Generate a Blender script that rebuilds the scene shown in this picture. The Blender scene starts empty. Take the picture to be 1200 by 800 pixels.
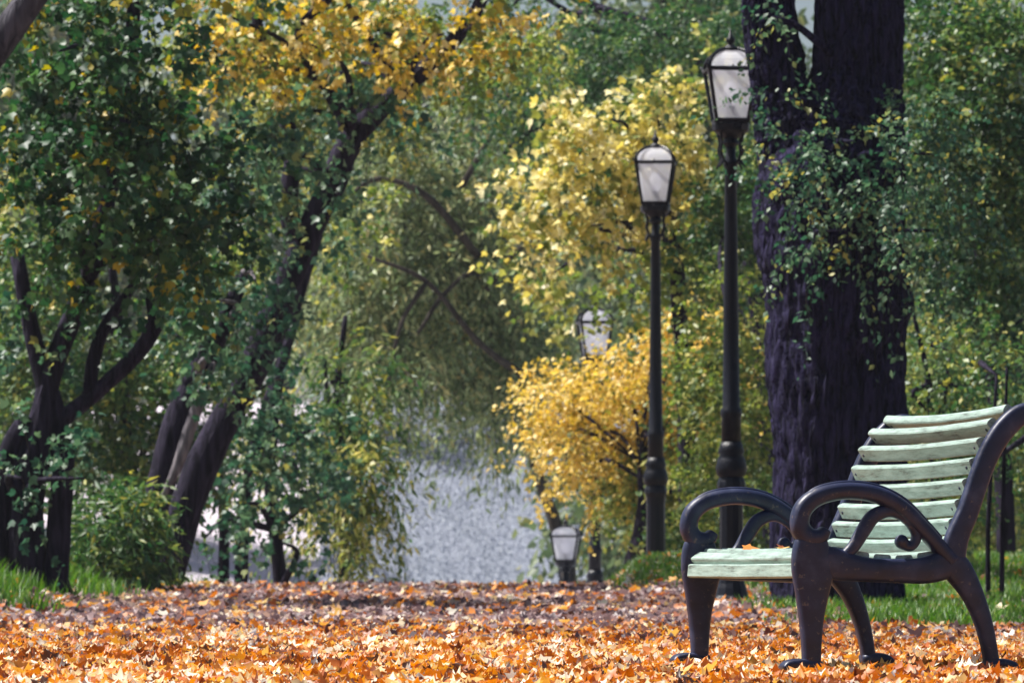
import bpy, bmesh, math, random
import numpy as np
from mathutils import Vector, noise

random.seed(7)
RNG = np.random.default_rng(7)
S = bpy.context.scene
COL = S.collection
F = 6000.0                      # focal length in pixels of a 1200 px wide picture
CAMH = 0.36
TILT = math.atan(272.0 / F)

# ------------------------------------------------------------------ camera
cd = bpy.data.cameras.new('camera'); cam = bpy.data.objects.new('camera', cd); COL.objects.link(cam)
cd.sensor_width = 36.0; cd.lens = 36.0 * F / 1200.0
cd.clip_start = 0.1; cd.clip_end = 3000
cam.location = (0, 0, CAMH); cam.rotation_euler = (math.pi / 2 + TILT, 0, 0)
cd.dof.use_dof = True; cd.dof.focus_distance = 19.5; cd.dof.aperture_fstop = 11.0
S.camera = cam

# ------------------------------------------------------------------ light
SUN_EL, SUN_AZ = 57.0, -72.0     # azimuth in degrees from +Y (into the picture), clockwise
w = bpy.data.worlds.new("World"); S.world = w; w.use_nodes = True
nt = w.node_tree; bg = nt.nodes['Background']
sk = nt.nodes.new('ShaderNodeTexSky'); sk.sky_type = 'NISHITA'; sk.sun_disc = False
sk.sun_elevation = math.radians(SUN_EL); sk.sun_rotation = math.radians(SUN_AZ)
sk.air_density = 1.0; sk.dust_density = 2.5; sk.ozone_density = 1.0
nt.links.new(sk.outputs[0], bg.inputs[0]); bg.inputs[1].default_value = 0.055
ld = bpy.data.lights.new('sun', 'SUN'); ld.energy = 5.0; ld.angle = math.radians(1.0); ld.color = (1.0, 0.96, 0.90)
sun = bpy.data.objects.new('sun', ld); COL.objects.link(sun)
_e, _a = math.radians(SUN_EL), math.radians(SUN_AZ)
sdir = Vector((math.sin(_a) * math.cos(_e), math.cos(_a) * math.cos(_e), math.sin(_e)))
sun.rotation_euler = sdir.to_track_quat('Z', 'Y').to_euler()
S.view_settings.view_transform = 'Standard'; S.view_settings.look = 'None'
S.view_settings.gamma = 1.0; S.view_settings.exposure = 0.85; S.view_settings.use_curve_mapping = False
S.cycles.max_bounces = 8; S.cycles.diffuse_bounces = 3; S.cycles.transmission_bounces = 4
S.cycles.volume_bounces = 0; S.cycles.transparent_max_bounces = 6; S.cycles.sample_clamp_indirect = 4.0

# ------------------------------------------------------------------ helpers
def P(px, py, D):
    """the point of the plane y = D seen at pixel px, py of the 1200 x 800 picture"""
    fx = (px - 600) / F; up = (400 - py) / F
    dy = math.cos(TILT) - math.sin(TILT) * up
    dz = math.sin(TILT) + math.cos(TILT) * up
    t = D / dy
    return Vector((fx * t, D, CAMH + dz * t))

def sm(a, b, x):
    t = np.clip((x - a) / (b - a), 0, 1); return t * t * (3 - 2 * t)

def H(x, y):
    """terrain height (arrays or floats)"""
    x = np.asarray(x, float); y = np.asarray(y, float)
    z = -0.035 * (1 - sm(24, 36, y)) + 0.20 * sm(33, 54, y) - 0.75 * sm(56, 74, y) - 2.9 * sm(73, 83, y) - 2.6 * sm(84, 98, y)
    z = z + 14.5 * sm(105, 270, y) + 10 * sm(270, 600, y)
    z = z + 0.24 * sm(3.5, 4.6, -x) * sm(34, 44, y)
    z = z + 0.28 * sm(0.95, 1.5, x) * sm(46, 54, y)
    z = z + 0.5 * sm(7, 14, np.abs(x)) * sm(15, 40, y)
    z = z + 0.012 * np.sin(x * 2.1 + y * 0.4) * np.sin(y * 0.9 + 1.3) + 0.008 * np.sin(x * 5.3 - y * 1.7)
    return z

def h(x, y): return float(H(x, y))

def tag(o, label=None, cat=None, group=None, kind=None):
    if label: o['label'] = label
    if cat: o['category'] = cat
    if group: o['group'] = group
    if kind: o['kind'] = kind
    return o

def empty(name, loc, label, cat, group=None):
    o = bpy.data.objects.new(name, None); COL.objects.link(o); o.location = loc
    o.empty_display_size = 0.2
    return tag(o, label, cat, group)

def mesh_np(name, verts, faces_list, mats, parent=None, tone=None, smooth=False, mat_idx=None):
    """verts Nx3 world; faces_list = list of int arrays (each M x k)"""
    me = bpy.data.meshes.new(name)
    verts = np.asarray(verts, np.float32)
    if parent is not None:
        verts = verts - np.array(parent.matrix_basis.translation if False else wloc(parent), np.float32)
    me.vertices.add(len(verts)); me.vertices.foreach_set('co', verts.ravel())
    loops = np.concatenate([f.ravel() for f in faces_list]).astype(np.int32)
    tot = np.concatenate([np.full(len(f), f.shape[1], np.int32) for f in faces_list])
    start = np.concatenate([[0], np.cumsum(tot)[:-1]]).astype(np.int32)
    me.loops.add(len(loops)); me.loops.foreach_set('vertex_index', loops)
    me.polygons.add(len(tot)); me.polygons.foreach_set('loop_start', start); me.polygons.foreach_set('loop_total', tot)
    for m in mats: me.materials.append(m)
    if mat_idx is not None: me.polygons.foreach_set('material_index', np.asarray(mat_idx, np.int32))
    if smooth: me.polygons.foreach_set('use_smooth', np.ones(len(tot), bool))
    if tone is not None:
        at = me.attributes.new('tone', 'FLOAT', 'FACE'); at.data.foreach_set('value', np.asarray(tone, np.float32))
    me.update(calc_edges=True)
    o = bpy.data.objects.new(name, me); COL.objects.link(o)
    if parent is not None: o.parent = parent
    return o

def wloc(o):
    v = Vector((0, 0, 0))
    while o is not None: v += o.location; o = o.parent
    return v

# ------------------------------------------------------------------ materials
def mat(name):
    m = bpy.data.materials.new(name); m.use_nodes = True
    n = m.node_tree.nodes; l = m.node_tree.links
    return m, n, l, n['Principled BSDF']

def ramp(n, stops):
    r = n.new('ShaderNodeValToRGB'); e = r.color_ramp.elements
    while len(e) < len(stops): e.new(0.5)
    for k, (p, c) in enumerate(stops):
        e[k].position = p; e[k].color = (*c, 1)
    return r

def leaf_mat(name, stops, trans=0.38):
    m, n, l, b = mat(name)
    at = n.new('ShaderNodeAttribute'); at.attribute_name = 'tone'
    r = ramp(n, stops); l.new(at.outputs['Fac'], r.inputs[0])
    b.inputs['Roughness'].default_value = 0.48; b.inputs['Specular IOR Level'].default_value = 0.5
    l.new(r.outputs[0], b.inputs['Base Color'])
    t = n.new('ShaderNodeBsdfTranslucent')
    hs = n.new('ShaderNodeHueSaturation'); hs.inputs['Saturation'].default_value = 1.15; hs.inputs['Value'].default_value = 1.2
    l.new(r.outputs[0], hs.inputs['Color']); l.new(hs.outputs[0], t.inputs['Color'])
    mx = n.new('ShaderNodeMixShader'); mx.inputs[0].default_value = trans
    l.new(b.outputs[0], mx.inputs[1]); l.new(t.outputs[0], mx.inputs[2])
    l.new(mx.outputs[0], n['Material Output'].inputs['Surface'])
    return m

def bark_mat(name, c0, c1, scale=6.0, stretch=0.12, bump=0.05):
    m, n, l, b = mat(name)
    tc = n.new('ShaderNodeTexCoord'); mp = n.new('ShaderNodeMapping'); mp.inputs['Scale'].default_value = (1, 1, stretch)
    l.new(tc.outputs['Object'], mp.inputs[0])
    nz = n.new('ShaderNodeTexNoise'); nz.inputs['Scale'].default_value = scale * 3; nz.inputs['Detail'].default_value = 6
    nz.inputs['Distortion'].default_value = 0.6
    l.new(mp.outputs[0], nz.inputs['Vector'])
    n2 = n.new('ShaderNodeTexNoise'); n2.inputs['Scale'].default_value = 1.5; n2.inputs['Detail'].default_value = 3
    l.new(tc.outputs['Object'], n2.inputs['Vector'])
    r = ramp(n, [(0.36, c0), (0.62, c1)]); l.new(nz.outputs[0], r.inputs[0])
    mx = n.new('ShaderNodeMix'); mx.data_type = 'RGBA'; mx.blend_type = 'MULTIPLY'; mx.inputs['Factor'].default_value = 0.5
    r2 = ramp(n, [(0.35, (0.5, 0.5, 0.5)), (0.65, (1, 1, 1))]); l.new(n2.outputs[0], r2.inputs[0])
    l.new(r.outputs[0], mx.inputs['A']); l.new(r2.outputs[0], mx.inputs['B']); l.new(mx.outputs['Result'], b.inputs['Base Color'])
    bp = n.new('ShaderNodeBump'); bp.inputs['Strength'].default_value = 1.0; bp.inputs['Distance'].default_value = bump
    l.new(nz.outputs[0], bp.inputs['Height']); l.new(bp.outputs[0], b.inputs['Normal'])
    b.inputs['Roughness'].default_value = 0.9; b.inputs['Specular IOR Level'].default_value = .15
    return m

M = {}
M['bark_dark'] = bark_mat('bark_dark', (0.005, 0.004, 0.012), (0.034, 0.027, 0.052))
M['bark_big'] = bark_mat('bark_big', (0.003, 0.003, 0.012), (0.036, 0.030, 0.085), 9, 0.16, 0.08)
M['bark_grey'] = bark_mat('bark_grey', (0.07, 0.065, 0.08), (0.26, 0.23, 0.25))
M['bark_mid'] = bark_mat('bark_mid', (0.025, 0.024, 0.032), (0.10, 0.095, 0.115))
M['twig'] = bark_mat('twig', (0.03, 0.025, 0.02), (0.06, 0.05, 0.04), 3)

G = {}
G['dark_maple'] = leaf_mat('dark_maple_leaves', [(0, (0.010, 0.04, 0.018)), (0.42, (0.028, 0.09, 0.032)), (0.74, (0.09, 0.18, 0.06)), (0.88, (0.36, 0.33, 0.05)), (1, (0.60, 0.42, 0.04))])
G['teal'] = leaf_mat('teal_leaves', [(0, (0.016, 0.06, 0.038)), (0.45, (0.05, 0.13, 0.072)), (0.8, (0.17, 0.27, 0.14)), (1, (0.45, 0.42, 0.12))])
G['gold'] = leaf_mat('gold_leaves', [(0, (0.07, 0.14, 0.04)), (0.22, (0.25, 0.26, 0.05)), (0.42, (0.70, 0.48, 0.08)), (0.62, (0.86, 0.66, 0.20)), (0.88, (0.90, 0.80, 0.45)), (1, (0.9, 0.87, 0.65))])
G['pale_yellow'] = leaf_mat('pale_yellow_leaves', [(0, (0.06, 0.13, 0.05)), (0.3, (0.30, 0.32, 0.08)), (0.46, (0.80, 0.66, 0.20)), (0.7, (0.90, 0.82, 0.45)), (1, (0.93, 0.90, 0.72))])
G['orange'] = leaf_mat('orange_yellow_leaves', [(0, (0.16, 0.18, 0.04)), (0.2, (0.55, 0.42, 0.08)), (0.42, (0.84, 0.62, 0.17)), (0.8, (0.90, 0.72, 0.28)), (1, (0.92, 0.82, 0.48))])
G['willow'] = leaf_mat('willow_leaves', [(0, (0.05, 0.09, 0.045)), (0.4, (0.18, 0.25, 0.11)), (0.75, (0.38, 0.42, 0.20)), (1, (0.55, 0.46, 0.18))])
G['green'] = leaf_mat('green_leaves', [(0, (0.025, 0.075, 0.03)), (0.45, (0.06, 0.14, 0.045)), (0.75, (0.19, 0.27, 0.08)), (1, (0.45, 0.42, 0.10))])
G['lime'] = leaf_mat('lime_leaves', [(0, (0.05, 0.11, 0.03)), (0.4, (0.18, 0.26, 0.06)), (0.7, (0.44, 0.45, 0.12)), (1, (0.75, 0.66, 0.25))])
G['far'] = leaf_mat('far_leaves', [(0, (0.05, 0.09, 0.05)), (0.6, (0.13, 0.18, 0.08)), (0.9, (0.34, 0.32, 0.12)), (1, (0.5, 0.42, 0.2))])
G['ground_leaf'] = leaf_mat('fallen_leaves', [(0, (0.07, 0.03, 0.02)), (0.16, (0.20, 0.06, 0.025)), (0.36, (0.48, 0.13, 0.025)), (0.60, (0.70, 0.27, 0.05)), (0.80, (0.80, 0.52, 0.17)), (0.93, (0.84, 0.74, 0.50)), (1, (0.88, 0.84, 0.70))], 0.3)
G['path_leaf'] = leaf_mat('path_leaves', [(0, (0.07, 0.04, 0.05)), (0.35, (0.22, 0.145, 0.155)), (0.7, (0.40, 0.28, 0.27)), (1, (0.7, 0.48, 0.30))], 0.25)
G['misty'] = leaf_mat('mist_coloured_leaves', [(0, (0.33, 0.355, 0.41)), (0.5, (0.37, 0.395, 0.455)), (1, (0.42, 0.44, 0.51))], 0.5)  # mist over the far slope is put into this leaf colour
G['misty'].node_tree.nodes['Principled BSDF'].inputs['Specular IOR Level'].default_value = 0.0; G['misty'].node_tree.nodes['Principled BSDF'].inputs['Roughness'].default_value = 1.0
G['grass'] = leaf_mat('grass_blades', [(0, (0.03, 0.09, 0.015)), (0.6, (0.09, 0.21, 0.03)), (1, (0.25, 0.33, 0.07))], 0.4)

# ------------------------------------------------------------------ leaf generators
T_DIAMOND = (np.array([(0, 0, 0), (-.32, .45, .06), (0, 1, -.03), (.32, .45, .06)]), [np.array([(0, 2, 1), (0, 3, 2)])])
T_NARROW = (np.array([(0, 0, 0), (-.15, .4, .03), (0, 1, -.08), (.15, .4, .03)]), [np.array([(0, 2, 1), (0, 3, 2)])])
_mp = [(0, 0), (.14, .1), (.42, .02), (.36, .22), (.55, .45), (.28, .52), (.20, .66), (0, 1.0), (-.20, .66), (-.28, .52), (-.55, .45), (-.36, .22), (-.42, .02), (-.14, .1)]
_mv = [(x, y, .10 * abs(x) * 2 - .06 * y * y) for x, y in _mp] + [(0, .42, -.03)]
_mf = [(14, k, (k + 1) % 14) for k in range(14)]
T_MAPLE = (np.array(_mv), [np.array(_mf)])
_m2 = [(0, 0), (.40, .12), (.50, .5), (.2, .55), (0, 1.0), (-.2, .55), (-.5, .5), (-.40, .12)]
T_MAPLE_S = (np.array([(x, y, .12 * abs(x) * 2 - .05 * y) for x, y in _m2]), [np.array([(0, 1, 3), (1, 2, 3), (0, 3, 4), (0, 4, 5), (0, 5, 7), (5, 6, 7)])])
AREA = {id(T_DIAMOND): .32, id(T_NARROW): .15, id(T_MAPLE): .5, id(T_MAPLE_S): .5}

def unit(v): return v / np.maximum(np.linalg.norm(v, axis=-1, keepdims=True), 1e-9)

def leaf_geo(tpl, pos, axis, nrm, size):
    tv, tf = tpl
    a = unit(axis); n = unit(nrm - a * np.sum(nrm * a, -1, keepdims=True)); s = np.cross(a, n)
    k = len(tv)
    v = pos[:, None, :] + size[:, None, None] * (s[:, None, :] * tv[None, :, 0, None] + a[:, None, :] * tv[None, :, 1, None] + n[:, None, :] * tv[None, :, 2, None])
    off = (np.arange(len(pos)) * k)[:, None, None]
    f = (tf[0][None] + off).reshape(-1, tf[0].shape[1])
    return v.reshape(-1, 3), f, len(tf[0])

def sprays(centers, dirs, length, n_per, tpl, size, droop, jitter=.5):
    """leaves along twigs; also returns twig strips"""
    m = len(centers)
    t = RNG.random((m, n_per)); 
    d = unit(dirs); side = unit(np.cross(d, RNG.normal(size=(m, 3)) * .35 + np.array([0, 0, 1.0])))
    ln = length * (0.6 + .8 * RNG.random((m, 1)))
    tt = t[..., None]
    pos = centers[:, None] + d[:, None] * tt * ln[:, None] + np.array([0, 0, -1.0]) * (tt ** 2) * ln[:, None] * droop
    pos = pos + RNG.normal(size=pos.shape) * size * .55
    sg = np.where(RNG.random((m, n_per, 1)) < .5, -1., 1.)
    ax = d[:, None] * .5 + side[:, None] * sg * .8 + np.array([0, 0, -.35 - droop * .5]) + RNG.normal(size=pos.shape) * jitter
    nm = RNG.normal(size=pos.shape) * .8 + np.array([0, 0, .55])
    sz = size * (.6 + .7 * RNG.random((m, n_per)))
    # twigs : crossed thin strips
    e0 = centers; e1 = centers + d * ln * .5 + np.array([0, 0, -1.]) * ln * droop * .25; e2 = centers + d * ln + np.array([0, 0, -1.]) * ln * droop
    return pos.reshape(-1, 3), ax.reshape(-1, 3), nm.reshape(-1, 3), sz.ravel(), (e0, e1, e2)

def twig_geo(e0, e1, e2, r):
    m = len(e0); out = []
    off = np.array([(1, 0, 0), (-.5, .86, 0), (-.5, -.86, 0)]) * r
    for e, s in ((e0, 1.0), (e1, .7), (e2, .25)): out.append(e[:, None] + off[None] * s)
    v = np.stack(out, 1).reshape(-1, 3)       # m*9
    base = (np.arange(m) * 9)[:, None]
    f = []
    for k in range(2):
        for q in range(3):
            f.append(np.concatenate([base + k * 3 + q, base + k * 3 + (q + 1) % 3, base + (k + 1) * 3 + (q + 1) % 3, base + (k + 1) * 3 + q], 1))
    return v, np.concatenate(f)

def crown(parent, blobs, gmat, tpl, size, cov=2.2, droop=.3, spray_len=.6, n_per=26, name='crown', tone_bias=0.0):
    """blobs: (px, py, rx_px, ry_px, D, depth_m[, coverage factor])"""
    cov *= 1.5; C, Dr = [], []
    for b in blobs:
        px, py, rx, ry, D, dep = b[:6]; cf = b[6] if len(b) > 6 else 1.0
        c = np.array(P(px, py, D)); R = np.array([rx / F * D, dep, ry / F * D])
        area = math.pi * R[0] * R[2]
        n = int(cov * cf * area / (AREA[id(tpl)] * size * size * .55) / n_per) + 3
        u = unit(RNG.normal(size=(n, 3))); rr = RNG.random((n, 1)) ** .42
        # uneven outline: radius modulated by direction
        wob = 1 + .22 * np.sin(u[:, :1] * 5 + b[0]) + .2 * np.sin(u[:, 2:] * 7 + b[1]) 
        C.append(c + u * rr * R * .85 * wob); Dr.append(u + RNG.normal(size=(n, 3)) * .5 + np.array([0, 0, -.1]))
    C = np.concatenate(C); Dr = np.concatenate(Dr)
    pos, ax, nm, sz, tw = sprays(C, Dr, spray_len, n_per, tpl, size, droop)
    v, f, k = leaf_geo(tpl, pos, ax, nm, sz)
    spt = np.repeat(RNG.normal(size=len(C)) * .16, n_per)
    tone = np.clip(.42 + tone_bias + spt + RNG.normal(size=len(pos)) * .17 + (RNG.random(len(pos)) < .03) * .4, 0, 1)
    tv, tfq = twig_geo(*tw, size * .06)
    V = np.concatenate([v, tv]); nf = len(f)
    mi = np.concatenate([np.zeros(nf, int), np.ones(len(tfq), int)])
    tn = np.concatenate([np.repeat(tone, k), np.zeros(len(tfq))])
    return mesh_np(name, V, [f, tfq + len(v)], [gmat, M['twig']], parent, tn, mat_idx=mi)

# ------------------------------------------------------------------ trunks
def spline(pts, n):
    pts = [np.array(p, float) for p in pts]
    if len(pts) == 2: return [pts[0] * (1 - t) + pts[1] * t for t in np.linspace(0, 1, n)]
    q = [2 * pts[0] - pts[1]] + pts + [2 * pts[-1] - pts[-2]]; out = []
    seg = len(pts) - 1
    for i in range(n):
        s = min(i / (n - 1) * seg, seg - 1e-6); k = int(s); t = s - k
        a, b, c, d = q[k:k + 4]
        out.append(.5 * ((2 * b) + (-a + c) * t + (2 * a - 5 * b + 4 * c - d) * t * t + (-a + 3 * b - 3 * c + d) * t ** 3))
    return out

def tube_geo(path, sides=14, n=24, rough=.12, furrow=0.0, seed=0.):
    """path: (x,y,z,r) list"""
    pts = spline(path, n); V = []; prev = None
    for i, p in enumerate(pts):
        a = pts[max(i - 1, 0)][:3]; b = pts[min(i + 1, n - 1)][:3]
        t = Vector(b - a).normalized()
        ref = prev if prev else (Vector((1, 0, 0)) if abs(t.x) < .9 else Vector((0, 1, 0)))
        x = (ref - t * ref.dot(t)).normalized(); y = t.cross(x); prev = x
        r = max(p[3], .001); c = Vector(p[:3])
        for k in range(sides):
            an = 2 * math.pi * k / sides
            dr = x * math.cos(an) + y * math.sin(an)
            q = c + dr * r
            m = 1 + rough * noise.noise(Vector((q.x * 1.6 / max(r, .1) * .3 + seed, q.y * 1.6 / max(r, .1) * .3, q.z * .9)))* 1.6
            if furrow:
                wv = noise.noise(Vector((q.x * 9 + seed, q.y * 9, q.z * 1.2)))
                rg = 1 - abs(noise.noise(Vector((dr.x * r * 14, dr.y * r * 14 + seed, q.z * 3.0 + wv * 1.2)))) * 2
                rg2 = 1 - abs(noise.noise(Vector((dr.x * r * 26 + 5, dr.y * r * 26 + seed, q.z * 6.5 + wv)))) * 2
                m -= furrow / max(r, .05) * (max(rg, 0) ** 2 * 1.0 + max(rg2, 0) ** 3 * .5)
            V.append(c + dr * r * m)
    Fc = []
    for i in range(n - 1):
        for k in range(sides):
            k2 = (k + 1) % sides
            Fc.append((i * sides + k, i * sides + k2, (i + 1) * sides + k2, (i + 1) * sides + k))
    m0 = len(V); V.append(Vector(pts[0][:3])); V.append(Vector(pts[-1][:3]))
    T = [(m0, (k + 1) % sides, k) for k in range(sides)] + [(m0 + 1, (n - 1) * sides + k, (n - 1) * sides + (k + 1) % sides) for k in range(sides)]
    return np.array([tuple(v) for v in V]), np.array(Fc), np.array(T)

def join_geo(gs):
    V, Q, T = [], [], []; o = 0
    for v, q, t in gs: V.append(v); Q.append(q + o); T.append(t + o); o += len(v)
    return np.concatenate(V), np.concatenate(Q), np.concatenate(T)

def pxpath(lst, D):
    """(px, py, radius_px[, D]) -> world tube path"""
    out = []
    for e in lst:
        d = e[3] if len(e) > 3 else D
        p = P(e[0], e[1], d); out.append((p.x, p.y, p.z, e[2] / F * d))
    return out

def woody(name, parent, paths, m, sides=14, n=26, rough=.12, furrow=0.0):
    g = [tube_geo(p, sides, n, rough, furrow, seed=i * 3.1) for i, p in enumerate(paths)]
    V, Q, T = join_geo(g)
    return mesh_np(name, V, [Q, T], [m], parent, smooth=True)

def grounded(path):
    """lets a trunk path start a little below the terrain, with a root flare"""
    x, y, z, r = path[0]
    g = h(x, y)
    if z > g: path = [(x, y, g + .02, r * 1.15)] + path
    x, y, z, r = path[0]
    return [(x, y, min(z, g) - .12, r * 1.35)] + path

def base_of(path): return (path[0][0], path[0][1], h(path[0][0], path[0][1]))

def limbs_to(blobs, trunk, r=.035, skip=0):
    """thin limbs from the trunk to the heart of every blob"""
    out = []
    for b in blobs:
        c = P(b[0], b[1], b[4])
        best = min(trunk[1:], key=lambda q: (Vector(q[:3]) - c).length + max(0, q[2] - c.z) * .8)
        s = Vector(best[:3]); mid = (s + c) / 2 + Vector((random.uniform(-.2, .2), random.uniform(-.2, .2), .12 * (c - s).length))
        out.append([(*s, min(best[3] * .6, r * 1.6)), (*mid, r), (*c, r * .35)])
    return out

# ================================================================== SETTING
def make_ground():
    ys = np.concatenate([np.arange(-6, 10, 2.), np.arange(10, 62, .35), np.arange(62, 110, 1.), np.arange(110, 300, 5.), np.arange(300, 1500, 60.)])
    s = np.linspace(-1, 1, 161); s = np.sign(s) * (np.abs(s) ** 2.0)
    X = np.outer(40 + .55 * np.maximum(ys, 0), s) ; Y = np.repeat(ys[:, None], len(s), 1)
    Z = H(X, Y)
    V = np.stack([X, Y, Z], -1).reshape(-1, 3); nx = len(s)
    i, j = np.meshgrid(np.arange(len(ys) - 1), np.arange(nx - 1), indexing='ij')
    a = (i * nx + j).ravel(); Fq = np.stack([a, a + 1, a + nx + 1, a + nx], 1)
    m, n, l, b = mat('ground')
    tc = n.new('ShaderNodeTexCoord'); sp = n.new('ShaderNodeSeparateXYZ'); l.new(tc.outputs['Object'], sp.inputs[0])
    nz = n.new('ShaderNodeTexNoise'); nz.inputs['Scale'].default_value = 3; nz.inputs['Detail'].default_value = 8
    l.new(tc.outputs['Object'], nz.inputs['Vector'])
    soil = ramp(n, [(.3, (.09, .055, .05)), (.5, (.20, .14, .13)), (.7, (.32, .24, .22))]); l.new(nz.outputs[0], soil.inputs[0])
    # far slope beyond the crest, its mist put into the blue grey colour
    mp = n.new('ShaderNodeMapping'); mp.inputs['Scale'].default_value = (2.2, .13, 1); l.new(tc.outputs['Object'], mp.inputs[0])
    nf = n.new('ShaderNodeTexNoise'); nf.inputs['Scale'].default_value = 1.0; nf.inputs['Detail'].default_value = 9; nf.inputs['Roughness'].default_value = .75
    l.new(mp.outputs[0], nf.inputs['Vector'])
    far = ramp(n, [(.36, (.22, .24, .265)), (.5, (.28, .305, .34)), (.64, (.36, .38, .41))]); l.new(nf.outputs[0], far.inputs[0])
    # paler pinkish tone on the left of the slope
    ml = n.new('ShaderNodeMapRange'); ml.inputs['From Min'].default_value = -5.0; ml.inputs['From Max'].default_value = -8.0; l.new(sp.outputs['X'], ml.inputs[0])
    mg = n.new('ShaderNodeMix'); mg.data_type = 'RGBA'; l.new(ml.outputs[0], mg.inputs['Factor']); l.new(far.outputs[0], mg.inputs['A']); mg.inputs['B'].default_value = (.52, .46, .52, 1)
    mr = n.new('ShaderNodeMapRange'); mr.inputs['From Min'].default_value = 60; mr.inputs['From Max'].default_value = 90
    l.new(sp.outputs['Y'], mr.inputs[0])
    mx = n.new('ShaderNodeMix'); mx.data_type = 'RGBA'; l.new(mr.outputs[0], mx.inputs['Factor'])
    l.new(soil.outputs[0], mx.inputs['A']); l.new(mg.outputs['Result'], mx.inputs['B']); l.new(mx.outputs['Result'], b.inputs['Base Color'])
    bp = n.new('ShaderNodeBump'); bp.inputs['Strength'].default_value = .6; bp.inputs['Distance'].default_value = .05
    l.new(nz.outputs[0], bp.inputs['Height']); l.new(bp.outputs[0], b.inputs['Normal']); b.inputs['Roughness'].default_value = .95
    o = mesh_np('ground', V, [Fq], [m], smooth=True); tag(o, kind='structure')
make_ground()

def scatter_leaves(name, n_of, gm, tpl, y0, y1, tone_mu, label, size=(.07, .13), accept=None, cat='fallen leaves', lift=.05, expo=1.0, xw=.14):
    y = y0 + (y1 - y0) * RNG.random(n_of) ** expo
    x = (RNG.random(n_of) * 2 - 1) * (xw * y + .8)
    if accept is not None:
        k = RNG.random(n_of) < accept(x, y); x, y = x[k], y[k]
    n = len(x)
    z = H(x, y) + lift * RNG.random(n) ** 1.6
    pos = np.stack([x, y, z], 1)
    an = RNG.random(n) * 2 * math.pi
    tilt = np.abs(RNG.normal(size=n)) * .30
    ax = np.stack([np.cos(an), np.sin(an), tilt * .9], 1)
    nm = RNG.normal(size=(n, 3)) * .45 + np.array([0, 0, 1.0])
    sz = size[0] + (size[1] - size[0]) * RNG.random(n)
    tv, tf = tpl
    v, f, k = leaf_geo(tpl, pos, ax, nm, sz)
    # curl: every leaf crumples in its own way
    v = v.reshape(n, len(tv), 3)
    cur = (RNG.random((n, 1)) - .25) * .9
    rad = (tv[:, 0] ** 2 + (tv[:, 1] - .45) ** 2)[None]
    v[:, :, 2] += cur * rad * sz[:, None] + RNG.normal(size=(n, len(tv))) * sz[:, None] * .07
    v = v.reshape(-1, 3)
    patch = .10 * np.sin(x * 1.7 + y * .6) + .08 * np.sin(x * 4.1 - y * 1.1)
    tone = np.clip(tone_mu + patch + RNG.normal(size=n) * .30, 0, 1)
    o = mesh_np(name, v, [f], [gm], None, np.repeat(tone, k))
    return tag(o, label, cat, kind='stuff')

def grassy(x, y):
    """1 where grass grows"""
    left = sm(3.5, 4.2, -x + .3 * np.sin(y)) * sm(38, 42, y)
    right = sm(1.9, 2.6, x + .3 * np.sin(y * .8)) * sm(30.5, 34, y) 
    right2 = sm(.95, 1.3, x) * sm(48, 51, y)
    return np.clip(left + right + right2, 0, 1)

acc = lambda x, y: (1 - sm(36, 42, y) * .35) * (1 - .80 * grassy(x, y))
scatter_leaves('leaf_carpet', 150000, G['ground_leaf'], T_MAPLE, 13.5, 29, .54, 'thick carpet of orange, yellow and cream autumn leaves on the ground around the bench', (.035, .078), acc, expo=.85, lift=.035, xw=.2)
scatter_leaves('leaf_carpet', 70000, G['ground_leaf'], T_MAPLE_S, 28, 40, .5, 'orange leaf carpet thinning out towards the far path behind the bench', (.045, .09), lambda x, y: acc(x, y) * (1 - sm(27, 36, y)), lift=.04)
scatter_leaves('leaf_litter', 52000, G['path_leaf'], T_MAPLE_S, 26.5, 57, .42, 'brown and mauve leaf litter on the path along the crest', (.05, .10), lambda x, y: 1 - .75 * grassy(x, y), lift=.03)
scatter_leaves('leaf_litter', 5000, G['ground_leaf'], T_MAPLE_S, 36, 57, .5, 'scattered orange leaves over the path and grass at the crest', (.06, .11), None, lift=.05)

def grass(name, n_of, y0, y1, xr, label, hgt=.16):
    y = y0 + (y1 - y0) * RNG.random(n_of); x = xr[0] + (xr[1] - xr[0]) * RNG.random(n_of)
    k = RNG.random(n_of) < grassy(x, y) * (.35 + .65 * (np.sin(x * 3.1 + y) * np.sin(y * 1.3 + x) > -.3)); x, y = x[k], y[k]; n = len(x)
    z = H(x, y) - .01
    hh = hgt * (.35 + RNG.random(n) * .9); an = RNG.random(n) * 6.28; lean = hh * (.2 + .6 * RNG.random(n))
    wv = np.stack([np.cos(an), np.sin(an), 0 * an], 1) * (.006 + .005 * RNG.random((n, 1)))
    ln = np.stack([-np.sin(an + .5), np.cos(an + .5), 0 * an], 1) * lean[:, None]
    p = np.stack([x, y, z], 1); up = np.array([0, 0, 1.0])
    v = np.stack([p - wv, p + wv, p + up * hh[:, None] * .6 + ln * .35 + wv * .7, p + up * hh[:, None] * .6 + ln * .35 - wv * .7, p + up * hh[:, None] + ln], 1).reshape(-1, 3)
    b = (np.arange(n) * 5)[:, None]
    q = b + np.array([[0, 1, 2, 3]]); t = b + np.array([[3, 2, 4]])
    tone = np.clip(.5 + RNG.normal(size=n) * .22, 0, 1)
    return tag(mesh_np(name, v, [q, t], [G['grass']], None, np.concatenate([tone, tone])), label, 'grass', kind='stuff')
grass('grass', 90000, 39, 58, (-9, -3.3), 'bright green grass on the low bank left of the path', .17)
grass('grass', 130000, 30, 60, (.9, 9), 'green grass strip behind the bench around the big trunk and lamps', .12)

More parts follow.
